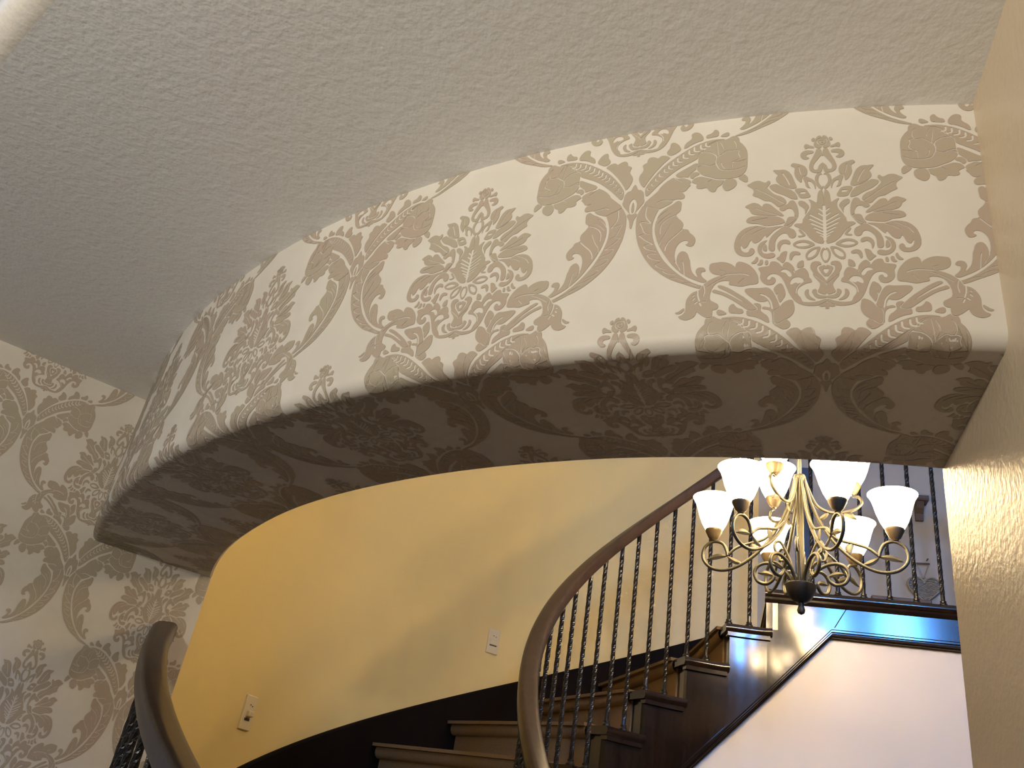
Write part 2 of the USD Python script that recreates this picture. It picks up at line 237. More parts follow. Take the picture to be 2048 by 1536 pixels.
# ---------------------------------------------------------------- damask print, relief shapes laid on the paper
PATTERN = """F -2499,868 -2549,929 -2591,1041 -2585,1130 -2545,1187 -2526,1249 -2559,1321 -2532,1355 -2483,1371 -2485,1437 -2444,1481 -2372,1466 -2324,1422 -2293,1469 -2234,1476 -2172,1443 -2135,1402 -2220,1315 -2291,1225 -2360,1123 -2428,1007 -2470,926
F -2198,1508 -2192,1560 -2151,1604 -2150,1711 -2097,1719 -2044,1681 -2000,1611 -1985,1542 -2040,1501 -2095,1459 -2154,1459
F -1947,1561 -1926,1662 -1870,1704 -1825,1755 -1845,1833 -1804,1871 -1746,1865 -1694,1814 -1660,1740 -1666,1681 -1752,1666 -1845,1619 -1909,1566
F -1625,1713 -1615,1784 -1558,1792 -1513,1837 -1497,1880 -1447,1850 -1434,1787 -1450,1730 -1516,1724
F -1421,1718 -1376,1762 -1312,1796 -1283,1770 -1290,1719 -1326,1699
F -2479,769 -2470,882 -2356,1077 -2216,1262 -2070,1388 -1887,1528 -1701,1629 -1495,1677 -1286,1645 -1273,1376 -1499,1418 -1690,1456 -1720,1331 -1774,1290 -1866,1243 -1994,1165 -2121,1062 -2263,911 -2368,779 -2450,675
L16 -2453,859 -2452,815 -2410,810
L17 -2387,939 -2386,891 -2341,885
L19 -2337,1029 -2336,976 -2287,970
L22 -2287,1116 -2286,1055 -2230,1047
L23 -2216,1196 -2215,1130 -2155,1122
L24 -2154,1258 -2153,1188 -2089,1180
L26 -2091,1320 -2090,1246 -2023,1238
L27 -2028,1383 -2028,1305 -1957,1295
L29 -1947,1448 -1946,1366 -1872,1356
L29 -1864,1510 -1864,1428 -1790,1418
L29 -1791,1561 -1791,1478 -1717,1469
L29 -1697,1595 -1697,1512 -1624,1503
L26 -1622,1625 -1622,1551 -1557,1542
L19 -2445,624 -2355,751 -2259,866 -2134,988 -1990,1113 -1863,1204 -1735,1270
L19 -2499,817 -2470,926 -2360,1123 -2220,1315 -2094,1439 -1963,1511 -1815,1613 -1656,1673 -1515,1704 -1326,1686
L13 -2456,589 -2368,679 -2280,775
F -2043,1047 -1951,1106 -1842,1174 -1733,1244 -1718,1164 -1742,1104 -1832,1032 -1845,959 -1914,990 -2009,989
F -2438,604 -2350,700 -2270,773 -2255,821 -2185,909 -2095,980 -2048,997 -2006,951 -1941,970 -1882,940 -1823,904 -1801,862 -1827,830 -1801,800 -1841,770 -1865,712 -1901,693 -1938,690 -1888,642 -1878,578 -1918,548 -2023,573 -2073,489 -2146,453 -2237,407 -2294,405 -2334,424 -2377,469 -2447,494 -2477,500 -2463,559
L15 -2268,542 -2204,574 -2097,549 -1982,529
L10 -1968,705 -1879,655
L11 -2069,1013 -2015,940 -1935,887
F -1826,955 -1820,1005 -1786,1049 -1729,1051 -1680,1017 -1706,984 -1761,968 -1777,921
F -1792,873 -1759,930 -1676,953 -1619,930 -1523,889 -1447,845 -1346,834 -1327,818 -1360,750 -1431,712 -1444,629 -1498,625 -1547,670 -1569,729 -1641,710 -1707,722 -1728,762 -1704,808 -1791,854
L10 -1557,832 -1495,871
F -1319,842 -1238,853 -1165,817 -1152,729 -1193,662 -1289,610 -1347,680 -1351,748
F -1149,864 -1088,916 -1033,895 -1000,828 -1010,744 -1073,778
F -1711,1201 -1718,1383 -1688,1429 -1633,1457 -1627,1509 -1584,1579 -1492,1626 -1454,1632 -1379,1631 -1305,1642 -1233,1701 -1167,1682 -1136,1624 -1143,1566 -1086,1510 -1036,1411 -1016,1305 -1021,1154 -1015,1053 -1044,946 -1122,872 -1229,854 -1338,857 -1449,876 -1535,928 -1640,972 -1711,1061 -1735,1128
L15 -1689,1436 -1565,1425 -1477,1363 -1445,1292 -1469,1233 -1456,1154 -1403,1043 -1292,1018 -1155,1014 -1058,1060
L13 -1445,1299 -1365,1368 -1303,1421 -1246,1391 -1182,1412 -1135,1384
L13 -1135,1384 -1151,1329 -1112,1258 -1155,1202 -1235,1166
L11 -1235,1166 -1153,1164 -1046,1196
L13 -1711,1201 -1635,1187 -1566,1136 -1466,1168
L11 -1384,1192 -1380,1128 -1330,1056
L9 -1463,1621 -1448,1526 -1431,1380 -1418,1313
L10 -1415,1598 -1363,1497 -1369,1446
L11 -1228,1602 -1190,1568 -1176,1462 -1201,1415
L9 -1225,1151 -1229,1039
L11 -1607,1491 -1564,1575 -1491,1613
L11 -1742,1104 -1717,1151 -1671,1168
F -2660,984 -2613,923 -2589,835 -2540,838 -2491,765 -2494,677 -2470,610 -2500,541 -2586,421 -2602,387 -2657,397 -2692,907
G -2712,494 -2715,620 -2644,694 -2584,594 -2584,495 -2602,387 -2649,371
H -2677,631 -2634,604 -2621,526 -2623,403 -2667,398 -2687,539
F -2660,359 -2628,391 -2567,380 -2567,330 -2606,274 -2618,201 -2627,103 -2657,102 -2685,263
F -2555,365 -2565,217 -2556,42 -2529,-122 -2472,-299 -2391,-477 -2290,-631 -2176,-750 -2055,-856 -1939,-927 -1807,-986 -1677,-1056 -1595,-1086 -1497,-1109 -1419,-1104 -1581,-1038 -1682,-989 -1776,-923 -1912,-806 -2034,-665 -2119,-550 -2199,-399 -2260,-248 -2298,-98 -2312,50 -2302,196 -2265,327 -2232,396 -2294,426 -2336,452 -2407,471 -2482,529 -2514,446
L18 -2428,481 -2439,294 -2348,167
L14 -2347,154 -2459,204 -2518,196 -2470,113 -2437,-15 -2347,-48
L16 -2502,-53 -2425,-138 -2290,-237
L12 -2502,-53 -2426,-29
L14 -2289,-243 -2377,-230 -2432,-257 -2368,-327 -2230,-365
L14 -2225,-425 -2303,-402 -2368,-422 -2303,-502 -2166,-544
L12 -2163,-579 -2245,-614 -2163,-683 -2048,-721
L12 -2121,-734 -2061,-788 -1939,-814
L10 -2008,-868 -1945,-858 -1811,-941
L10 -1817,-980 -1746,-971 -1634,-1038
L31 -2232,396 -2279,267 -2306,135 -2298,-49 -2253,-225 -2180,-390 -2091,-554 -1996,-682 -1875,-810 -1741,-916 -1556,-1013
F -2270,166 -2234,309 -2146,406 -2035,468 -1982,531 -1927,507 -1917,442 -1927,382 -1927,320 -1999,270 -1944,175 -1883,117 -1873,42 -1893,-3 -1863,-25 -1797,-35 -1778,-104 -1724,-147 -1691,-211 -1691,-281 -1728,-347 -1783,-339 -1828,-304 -1787,-292 -1781,-245 -1829,-221 -1893,-242 -1943,-305 -1969,-396 -1968,-512 -1941,-620 -1894,-695 -1927,-622 -1930,-529 -1912,-462 -1870,-415 -1813,-434 -1777,-491 -1768,-550 -1746,-599 -1738,-714 -1708,-807 -1654,-881 -1617,-896 -1648,-837 -1660,-790 -1641,-736 -1584,-726 -1538,-748 -1526,-794 -1552,-803 -1587,-804 -1588,-866 -1544,-926 -1497,-964 -1540,-993 -1630,-961 -1742,-904 -1858,-801 -1979,-661 -2065,-523 -2154,-370 -2226,-205 -2271,-29 -2278,94
L16 -1998,257 -2100,212 -2171,138 -2202,57 -2196,-65
L18 -1886,-28 -1968,-124 -2055,-207 -2103,-306 -2106,-377
L11 -2191,-270 -2181,-176 -2121,-101 -2052,94
L9 -2280,168 -2213,293 -2123,365
L9 -2238,136 -2160,234 -2078,295
L10 -1948,-596 -1894,-695 -1871,-754
L13 -1846,-597 -1826,-692 -1810,-841
=
f -1468,-810 -1481,-741 -1467,-675 -1388,-667 -1309,-659 -1229,-685 -1165,-730 -1128,-779 -1132,-712 -1099,-670 -1037,-688 -967,-728 -904,-801 -859,-882 -839,-971 -840,-1057 -928,-1060 -995,-1076 -1063,-1092 -1149,-1062 -1219,-1050 -1196,-992 -1248,-976 -1317,-980 -1377,-1007 -1417,-1058 -1447,-1142 -1460,-1217 -1451,-1293 -1384,-1331 -1339,-1367 -1340,-1420 -1377,-1449 -1420,-1445 -1412,-1509 -1421,-1561 -1463,-1573 -1534,-1541 -1600,-1472 -1622,-1459 -1631,-1522 -1680,-1571 -1748,-1591 -1820,-1569 -1859,-1528 -1816,-1516 -1774,-1477 -1757,-1415 -1766,-1295 -1741,-1222 -1693,-1151 -1615,-1120 -1589,-1117 -1574,-1075 -1526,-1003 -1451,-945 -1365,-904 -1279,-885 -1323,-881 -1412,-860
l22 -1615,-1126 -1614,-1202 -1586,-1291
l14 -1559,-1305 -1498,-1310
l20 -1675,-1272 -1651,-1242
l22 -1645,-1329 -1612,-1300
l22 -1584,-1324 -1563,-1369
l16 -1680,-1206 -1655,-1187
l14 -1542,-1035 -1518,-1135 -1538,-1220
l12 -1487,-1062 -1412,-1004 -1319,-947 -1218,-902
l18 -1270,-886 -1150,-871 -1038,-876 -960,-911
l10 -1327,-803 -1265,-831
l10 -1091,-1035 -1017,-955
f -1900,-1460 -1847,-1449 -1782,-1386 -1778,-1429 -1827,-1483 -1880,-1484
f -1369,-1074 -1331,-1045 -1225,-1098 -1100,-1196 -977,-1302 -855,-1447 -855,-1468 -953,-1482 -1040,-1402 -1163,-1297 -1305,-1199 -1437,-1160 -1405,-1114 -1379,-1127 -1272,-1170 -1148,-1256 -1026,-1351 -1009,-1341 -1132,-1236 -1257,-1139
f -1013,-1150 -968,-1121 -800,-1135 -717,-1121 -657,-1189 -613,-1298 -552,-1489 -548,-1632 -620,-1658 -655,-1717 -660,-1533 -707,-1468 -797,-1462 -765,-1423 -682,-1459 -684,-1407 -719,-1321 -751,-1351 -842,-1344 -929,-1263 -990,-1205
l24 -805,-1231 -729,-1268 -677,-1356 -662,-1461
f -652,-1159 -607,-1087 -553,-1060 -528,-1108 -503,-1190 -502,-1270 -539,-1327 -569,-1384 -586,-1304 -611,-1242
l13 -610,-1292 -596,-1233
f -567,-1453 -538,-1386 -470,-1336 -412,-1335 -399,-1405 -390,-1484 -419,-1569 -479,-1624 -532,-1640 -584,-1695 -638,-1692 -643,-1497 -605,-1480
F 0,1551 -52,1545 -79,1497 -96,1448 -114,1373 -87,1318 0,1293
L12 0,1492 -52,1487 -74,1432 -43,1369 0,1357
L10 0,1453 -26,1451 -30,1412 0,1395
F -145,1481 -114,1515 -92,1499 -105,1443 -132,1440
F -238,1378 -216,1401 -181,1383 -167,1361 -114,1347 -105,1307 -167,1323 -202,1321 -220,1298 -238,1333
F -114,1258 -202,1277 -264,1254 -294,1194 -280,1135 -236,1097 -183,1109 -175,1133 -210,1144 -219,1183 -193,1205 -122,1208
F -70,1302 0,1286 -1,817 -112,837 -164,875 -182,939 -170,1012 -148,1085 -105,1180 -87,1228
G 0,1185 -52,1097 -113,1005 -125,932 -104,891 -65,899 -56,972 -17,1017 -1,1021
F -1,817 -60,830 -99,780 -107,695 -94,608 -51,543 -1,513
G -1,798 -43,797 -64,714 -56,640 -17,575 -1,573
F -268,752 -233,785 -190,754 -112,696 -98,609 -102,525 -137,553 -163,556 -223,576 -232,662
G -202,695 -146,663 -111,574 -111,490 -163,556 -193,620
F -429,998 -395,1050 -332,1022 -270,1001 -217,944 -204,867 -216,795 -268,789 -281,729 -284,656 -346,738 -378,841 -366,914 -367,964
L12 -314,969 -304,881 -286,816
F -669,945 -588,927 -508,936 -436,874 -400,782 -363,654 -344,579 -396,561 -484,596 -574,670 -619,725 -617,799 -586,833 -623,875
L16 -533,862 -478,755 -441,640
F -715,628 -680,666 -591,672 -484,596 -413,539 -360,472 -338,397 -341,361 -428,384 -499,453 -605,503 -668,560
L10 -609,675 -519,601 -431,553
F -1022,691 -969,714 -916,756 -835,756 -761,696 -718,758 -690,698 -750,620 -713,566 -640,471 -551,435 -498,380 -479,318 -513,286 -564,245 -599,249 -654,328 -699,370 -778,374 -852,451 -942,488 -909,544 -929,621
L13 -893,610 -747,510 -602,369 -513,298
F -581,211 -539,266 -461,280 -445,338 -384,354 -340,242 -330,112 -337,31 -387,-45 -420,-99 -471,-140 -506,-78 -473,-24 -474,58 -423,64 -380,36 -372,116 -408,203 -477,217 -511,168 -554,173
F -1042,289 -981,329 -911,356 -838,316 -801,251 -785,321 -706,317 -633,218 -527,111 -518,74 -596,95 -735,106 -912,134 -963,194 -969,249
L12 -889,250 -772,182 -613,109 -517,39
F -1018,17 -989,84 -911,110 -770,92 -613,79 -543,42 -498,-21 -523,-53 -643,-75 -764,-84 -836,-29 -950,-21
L8 -925,29 -734,64
F -378,534 -344,566 -231,552 -188,463 -162,400 -221,377 -307,387 -325,443
G -309,489 -231,498 -231,456 -308,465
F -327,265 -324,335 -264,328 -212,275 -186,213 -220,158 -244,67 -237,172 -289,236
F -1,519 -51,507 -77,438 -81,308 -97,274 -144,327 -204,357 -161,281 -165,199 -186,143 -244,56 -269,-11 -277,-80 -353,-66 -395,-102 -335,-131 -267,-172 -233,-244 -2,-265
M -270,51 -272,-81 -325,-70 -380,-113 -308,-153 -251,-213 -203,-314 -139,-384 -84,-421 1,-433 2,23
L32 -5,220 -5,-372
L23 -5,112 -66,178
L23 -5,33 -74,98
L25 -5,-60 -178,72
L25 -5,-120 -188,3
L25 -5,-178 -168,-78
L23 -5,-235 -135,-155
L23 -5,-287 -104,-221
L20 -5,-333 -58,-287
F -772,-98 -855,-71 -938,-72 -1037,-105 -1117,-194 -1147,-290 -1163,-387 -1150,-486 -1101,-556 -1025,-591 -943,-589 -892,-535 -894,-481 -932,-445 -964,-485 -962,-517 -1011,-533 -1062,-495 -1086,-428 -1076,-375 -1048,-432 -1031,-456 -983,-418 -961,-333 -930,-304 -919,-360 -877,-375 -813,-328 -775,-245 -743,-238 -749,-292 -702,-243 -639,-151 -542,-107 -526,-98 -640,-102 -738,-118
L12 -1080,-276 -1026,-183 -920,-119 -855,-88
L12 -917,-207 -836,-151 -738,-118
F -534,-113 -445,-73 -382,-14 -342,48 -464,61 -479,-26
F -510,-99 -428,-152 -379,-179 -358,-257 -377,-309 -417,-321 -458,-290 -467,-235 -524,-218 -587,-266 -626,-337 -636,-422 -633,-529 -710,-516 -713,-414 -699,-319 -661,-247 -597,-177
F -724,-327 -780,-343 -836,-391 -858,-474 -838,-562 -771,-632 -690,-645 -635,-624 -624,-583 -661,-548 -725,-573 -782,-557 -808,-501 -794,-427 -755,-367
F -789,-439 -747,-379 -730,-509 -750,-523 -787,-503
F -600,-415 -569,-354 -505,-333 -449,-355 -432,-400 -447,-430 -504,-393 -551,-420 -570,-482 -569,-546 -598,-480
F -943,-711 -883,-664 -869,-601 -840,-626 -850,-688 -889,-726
F -864,-744 -825,-711 -823,-659 -782,-663 -784,-726 -815,-760
F -759,-749 -754,-676 -718,-674 -719,-753
F -618,-652 -571,-625 -556,-568 -509,-536 -473,-539 -491,-627 -506,-699 -536,-738 -577,-682
F -447,-652 -444,-589 -413,-545 -350,-545 -306,-580 -326,-615 -373,-596 -404,-624 -423,-696 -447,-673
F -354,-826 -355,-764 -324,-715 -270,-698 -277,-760 -269,-812
F -415,-433 -361,-374 -281,-355 -194,-374 -116,-444 -170,-477 -248,-507 -343,-493
G -376,-432 -328,-404 -257,-400 -178,-439 -249,-464 -336,-462
F -251,-617 -217,-546 -147,-489 -53,-476 -76,-558 -107,-639 -184,-695 -231,-701
G -224,-619 -185,-559 -100,-504 -115,-586 -161,-645 -216,-661
F 1,-501 -38,-509 -65,-590 -53,-674 -22,-738 1,-755
G 1,-528 -22,-541 -41,-613 -30,-686 1,-730
F -331,-173 -299,-176 -267,-233 -235,-290 -330,-313 -338,-280 -282,-286 -274,-265 -315,-218
F -191,-797 -169,-737 -115,-721 -61,-741 -57,-787 -91,-779 -118,-823 -106,-896 -45,-971 0,-1044 0,-1104 -83,-1039 -160,-963 -152,-913 -183,-859
F -91,-825 -45,-798 1,-786 1,-994 -45,-940 -76,-877
G -37,-860 1,-842 1,-933 -22,-901
F -838,-794 -766,-780 -695,-776 -689,-703 -625,-699 -568,-746 -547,-799 -536,-769 -490,-711 -434,-747 -393,-812 -384,-895 -338,-848 -269,-822 -229,-876 -210,-939 -221,-979 -182,-1012 -174,-1063 -235,-1068 -296,-1104 -350,-1151 -364,-1239 -309,-1312 -301,-1372 -225,-1386 -105,-1373 0,-1321 0,-1369 -75,-1424 -179,-1437 -293,-1421 -377,-1367 -440,-1264 -481,-1141 -515,-1028 -564,-932 -636,-895 -699,-910 -737,-959 -728,-1000 -688,-1004 -674,-954 -634,-967 -617,-1020 -647,-1078 -725,-1087 -790,-1036 -821,-962 -803,-881 -837,-825
G -573,-880 -527,-832 -471,-847 -423,-913 -422,-964 -461,-961 -494,-886
G -443,-1104 -437,-1024 -391,-976 -321,-971 -267,-1026 -312,-1063 -351,-1080 -367,-1049
L15 -372,-1229 -365,-1150 -320,-1083 -266,-1036
L11 -544,-737 -535,-790
L11 -384,-905 -400,-863
F -175,-931 -106,-1027 -68,-1090 -83,-1158 -113,-1216 -60,-1249 0,-1262 0,-1104 -53,-1051
F -268,-1246 -257,-1187 -212,-1170 -226,-1238 -195,-1300 -120,-1353 -210,-1338 -249,-1296
F -181,-1192 -120,-1166 -128,-1235 -82,-1277 0,-1281 0,-1311 -105,-1324 -158,-1272
F 0,-1369 -37,-1406 -104,-1432 -67,-1453 -15,-1436 -22,-1484 0,-1485"""
def chaikin(P, n=2, closed=True):
    P = np.array(P, float)
    for _ in range(n):
        Q = np.roll(P, -1, 0) if closed else P[1:]
        A = P if closed else P[:-1]
        N = np.stack([A * .75 + Q * .25, A * .25 + Q * .75], 1).reshape(-1, 2)
        P = N if closed else np.vstack([P[:1], N, P[-1:]])
    return P
def motif(txt):
    """(scroll pair, flower basket, stems with bell flowers, their clearance), in metres about the basket's axis"""
    Sx = {k: [] for k in 'LGHl'}; acc = {'F': Polygon(), 'f': Polygon()}
    for l in txt.splitlines():
        k, *pp = l.split(); P = [tuple(map(int, p.split(','))) for p in pp]
        if k[0] in 'Ll': Sx[k[0]].append(LineString(chaikin(P, 2, False)).buffer(int(k[1:]) / 2, quad_segs=2)); continue
        g = Polygon(chaikin(P, 2)).buffer(3, quad_segs=2)
        if k in 'Ff': acc[k] = acc[k].difference(g.buffer(9, quad_segs=2)).union(g)
        elif k == 'M': acc['F'] = acc['F'].union(g)
        else: Sx[k].append(g)
    half = box(-2640, -9000, 0, 9000)
    fin = lambda g: affinity.scale(g.intersection(half).simplify(2.0), 1e-4, 1e-4, origin=(0, 0))
    both = lambda g: unary_union([g, affinity.scale(g, -1, 1, origin=(0, 0))]).buffer(0)
    return [both(fin(g)) for g in (acc['F'].difference(unary_union(Sx['L'] + Sx['G'])).union(unary_union(Sx['H'])), acc['f'].difference(unary_union(Sx['l'])), acc['f'].buffer(12))]
SCROLL, BASKET = [motif(t) for t in PATTERN.split('\n=\n')]
STEMS, CLEAR = BASKET[1], BASKET[2]
PW, PH = .528, .604
move = affinity.translate
around = unary_union([move(CLEAR, i * PW, 0) for i in (-1, 0, 1)])
MA = unary_union([SCROLL[0].difference(around), BASKET[0].difference(CLEAR), STEMS])                 # row with stems
MB_ = unary_union([move(SCROLL[0], PW / 2, -.324), move(BASKET[0], PW / 2, -PH / 2)])                # row between, without
MB_ = MB_.difference(unary_union([move(CLEAR, i * PW, 0) for i in (-1, 0, 1, 2)]))
def polys(g): return [p for p in getattr(g, 'geoms', [g]) if p.geom_type == 'Polygon' and p.area > 2e-6]
def lattice(domain, u0, v0):
    """print polygons of the paper that fall in the domain; (u0, v0) is the centre of one flower basket"""
    x0, y0, x1, y1 = domain.bounds; out = []
    for i in range(math.floor((x0 - u0) / PW) - 1, math.ceil((x1 - u0) / PW) + 2):
        for j in range(math.floor((y0 - v0) / PH) - 1, math.ceil((y1 - v0) / PH) + 2):
            for g in (MA, MB_):
                h = move(g, u0 + i * PW, v0 + j * PH)
                if h.intersects(domain): out += polys(h.intersection(domain))
    return out
def flat_print(ps, maxedge):
    V, F, n = [], [], 0
    for p in ps:
        v, f = tc.triangulate_polygon(p, engine='earcut'); V.append(v); F.append(np.array(f) + n); n += len(v)
    V, F = np.vstack(V), np.vstack(F); V = np.c_[V, np.zeros(len(V))]
    if maxedge: V, F = trimesh.remesh.subdivide_to_size(V, F, maxedge, max_iter=12)
    a, b, c = V[F[:, 0]], V[F[:, 1]], V[F[:, 2]]; s = np.cross(b - a, c - a)[:, 2] < 0; F[s] = F[s][:, ::-1]
    return V[:, :2], F
# beam: u = arc length on the outer face, v = height; past the rounded edge v runs on along the underside
vbf = lambda th: ZBF(th) + RB; bend = RB * math.pi / 2
def beam_at(u, v, lift=.0006):
    th = u / RO; ZB = ZBF(th); vb = ZB + RB; d = vb - v
    if d <= 0: a, z, na, nzz = 0, v, 1, 0
    elif d < bend: q = d / RB; a, z, na, nzz = RB - RB * math.cos(q), vb - RB * math.sin(q), math.cos(q), -math.sin(q)
    else: a, z, na, nzz = RB + d - bend, ZB, 0, -1
    r = rof(th) - a + na * lift; return (CO[0] + r * math.cos(th), CO[1] + r * math.sin(th), z + nzz * lift)
us = np.linspace(TR, TLF - .06, 80)
low = [(t * RO, vbf(t) - bend - (rof(t) - float(r_in(t)) - RB - .008)) for t in us]
dom = Polygon([(TR * RO, ZC), (th_left(RO) * RO, ZC), (th_left(RO) * RO, vbf(TLF))] + low[::-1]).buffer(0)
U_M1, V_M1 = 11.2005, .793
pv, pf = flat_print(lattice(dom, U_M1, V_M1), .012)
# drop triangles that would stick out behind the left wall
P3 = np.array([beam_at(u, v) for u, v in pv]); keep = ((P3[:, :2] - W0) @ wn > -.012)[pf].all(1)
obj('wallpaper_print', tm(P3, pf[keep][:, ::-1]), PRINT, beam, smooth=True, label='taupe damask print on the beam')
# left wall: u = distance from its end (negative), v = height
SU, SV = .95, 1.06                                                 # the left wall's paper is hung a little stretched
wv, wf = flat_print(lattice(box(-1.9 / SU, -.45 / SV, -.001, ZC / SV), -.634 / SU + PW / 2, .745 / SV), 0); wv = wv * [SU, SV]
wl = stage.GetPrimAtPath('/World/wall_left')
obj('wallpaper_print', tm([(W0[0] + wt[0] * u + wn[0] * .0006, W0[1] + wt[1] * u + wn[1] * .0006, v) for u, v in wv], wf), PRINT, wl, label='taupe damask print on the left wall')
# ---------------------------------------------------------------- staircase
AOV = 1.5                                                          # riser set back behind the nosing, degrees
zlow_s = lambda s: .765 + 1.075 * s if s > -.35 else .389 + .985 * (s + .35)
s_of = lambda th: -math.radians(th - TL) * RI
stair = thing('staircase', (*C, ZF), label='curved staircase with dark wood treads and tan carpet', category='staircase')
NST = 14
def roll(th, z):
    r0, r1 = RI + .135, RW - .024; P = []
    for r in np.linspace(r0, r1, 14):
        a = math.degrees(.026 / r); P.append([pol(r, th - a * .9 + a * 1.15 * math.sin(t), z - .022 + .033 * math.cos(t)) for t in np.linspace(0, math.pi, 9)])
    return fix(grid(P, True))
for k in range(NST):
    th, z = TH0 + DT * k, nz(TH0 + DT * k); up = th - DT
    # wooden tread with a nosing that returns round the open end
    tr = cat([arc_slab(C, RI, RW - .022, up - AOV, th, z - .036, z, 8, lip=.022), arc_slab(C, RI + .010, RI + .05, up - AOV + .6, th - .7, z - .055, z - .034, 7)])
    t = obj('tread', tr, DARK, stair, smooth=40)
    cp = cat([arc_slab(C, RI + .135, RW - .024, up - AOV, th + .9, z - .004, z + .011, 8), roll(th, z)])
    obj('carpet', cp, CARPET, t, smooth=40, label='tan carpet wrapped over the tread')
    rs = arc_slab(C, RI + .026, RW - .02, th - AOV - 1.6, th - AOV, z - RS + .0, z - .034, 2)
    r = obj('riser', rs, DARK, stair)
    obj('carpet', arc_slab(C, RI + .135, RW - .024, th - AOV, th - AOV + .55, z - RS + .008, z - .03, 2), CARPET, r, label='tan carpet on the riser')
# riser and nosing of the landing
obj('riser', arc_slab(C, RI + .026, RW - .02, TL - AOV - 1.6, TL - AOV, ZL - RS, ZL - .034, 2), DARK, stair)
# inner stringer: stepped top, sloping foot, runs past the top step along the landing edge up to a mitre
def plate(cols, r_front, r_back):
    """cols: (angle, z bottom, z top) -> curved plate"""
    P = [[pol(r_front, a, zb), pol(r_front, a, zt), pol(r_back, a, zt), pol(r_back, a, zb)] for a, zb, zt in cols]
    m = grid(P, True); n = len(P); f = [*m.faces, (0, 1, 2), (0, 2, 3), (4 * n - 4, 4 * n - 2, 4 * n - 3), (4 * n - 4, 4 * n - 1, 4 * n - 2)]
    return fix(tm(m.vertices, f))
cols = []
for k in range(NST):
    th, z = TH0 + DT * k, nz(TH0 + DT * k)
    cols += [(a, max(zlow_s(s_of(a)) - .01, ZF), z - .03) for a in np.linspace(th - DT - AOV + (0 if k else AOV), th - AOV, 7)]
obj('stringer', plate(cols, RI + .026, RI + .06), DARK, stair, smooth=50)
def flat_plate(pts, off0, off1):
    """pts (s, z) on the landing edge -> plate between two offsets"""
    m = tc.extrude_polygon(Polygon(pts), abs(off1 - off0), engine='earcut'); v = np.array(m.vertices)
    o = min(off0, off1) + v[:, 2]; return fix(tm([edge(s, q, z) for (s, z), q in zip(v[:, :2], o)], m.faces))
sm, sn = .287, .372                                                # mitre foot and top
obj('stringer', flat_plate([(-.005, zlow_s(0) - .01), (sm - .003, zlow_s(sm) - .01), (sm - .002, zlow_s(sm)), (sn - .002, ZL - .03), (-.005, ZL - .03)], -.026, -.05), DARK, stair)
# moulding under the stringer
mold = [(-.03, -.004), (.010, -.004), (.013, .004), (.009, .012), (.009, .018), (.015, .022), (.015, .030), (.005, .036), (.005, .044), (-.03, .046)]
mp, mn = [], []
for th in np.linspace(205, TL, 70):
    z = zlow_s(s_of(th)) - .022
    if z > ZF: mp.append(pol(RI + .026, th, z)); mn.append(-np.array([math.cos(math.radians(th)), math.sin(math.radians(th))]))
for s in np.linspace(.03, sm, 6): mp.append(edge(s, -.026, zlow_s(s) - .022)); mn.append(nl)
obj('moulding', sweep(mp, mold, mn), DARK, stair, smooth=30)
# wall skirting beside the carpet
sk = [(a, nz(a) - .34, nz(a) + .1446) for a in np.linspace(196, TL + 4, 80)]
P = [[pol(RW - .02, a, zb), pol(RW - .02, a, zt - .008), pol(RW - .012, a, zt), pol(RW + .01, a, zt), pol(RW + .01, a, zb)] for a, zb, zt in sk]
obj('skirting', fix(grid(P, True)), SKIRT, stair, smooth=40, label='nearly black skirting rising along the yellow wall')
# outer stringer where the stair stands clear of the wall
cols = []
for k in range(9, NST):
    th, z = TH0 + DT * k, nz(TH0 + DT * k)
    cols += [(a, max(nz(a) - .45, ZF), z - .03) for a in np.linspace(max(th - DT - AOV, 197.5), th - AOV, 6) if a >= 197.5]
obj('stringer', plate(cols, RW - .02, RW - .055), DARK, stair, smooth=50)
# white wall below the stringer and landing
wp = [[pol(RI + .045, a, ZF), pol(RI + .045, a, max(zlow_s(s_of(a)) + .02, ZF + .01))] for a in np.linspace(215, TL, 80)] + [[edge(s, -.045, ZF), edge(s, -.045, min(zlow_s(s) + .02, zlow_s(sm) + .02))] for s in np.linspace(.02, 2.1, 24)]
wb = [[q + np.array([0, 0, 0]) for q in r] for r in wp]
obj('wall_under_stair', fix(grid(wp)), WHITE, smooth=40, label='white wall below the dark stair stringer and landing edge', category='wall', **S)
# ---------------------------------------------------------------- landing
land = thing('landing', (*edge(1.0, -.5, 0)[:2], ZL), label='upper landing with glossy dark fascia board', category='landing', kind='structure')
pa, pbk = [tuple(edge(s, -.03, 0)[:2]) for s in (0, 2.1)], [tuple(pe), tuple(pb)]
obj('landing_floor', prism((pa + pbk)[::-1], ZL - .06, ZL - .036), DARK, land)
obj('landing_boards', prism([tuple(edge(0, -.03, 0)[:2]), tuple(edge(2.1, -.03, 0)[:2]), tuple(pe), tuple(pb)][::-1], ZL - .036, ZL - .004), FLOORW, land)
zl0 = zlow_s(sm)
obj('fascia', flat_plate([(sm + .003, zl0 - .01), (2.1, zl0 - .01), (2.1, ZL - .03), (sn + .002, ZL - .03), (sm + .003, zl0)], -.026, -.05), DARK, land, label='glossy dark fascia board reflecting blue dusk light')
nosep = [(-.06, -.036), (.0, -.036), (.006, -.028), (.008, -.018), (.004, -.006), (-.004, 0), (-.06, 0)]
ss = np.linspace(-.012, 2.1, 4)
nose = sweep([edge(s, 0, ZL) for s in ss], nosep, [nl] * 4)
cove = sweep([edge(s, -.026, ZL - .036) for s in ss[:]], [(-.01, -.024), (.004, -.024), (.009, -.016), (.016, -.010), (.018, 0), (-.01, 0)], [nl] * 4)
frontn = arc_slab(C, RI, RW - .03, TL - 2.5, TL + .3, ZL - .036, ZL, 3, lip=.022)
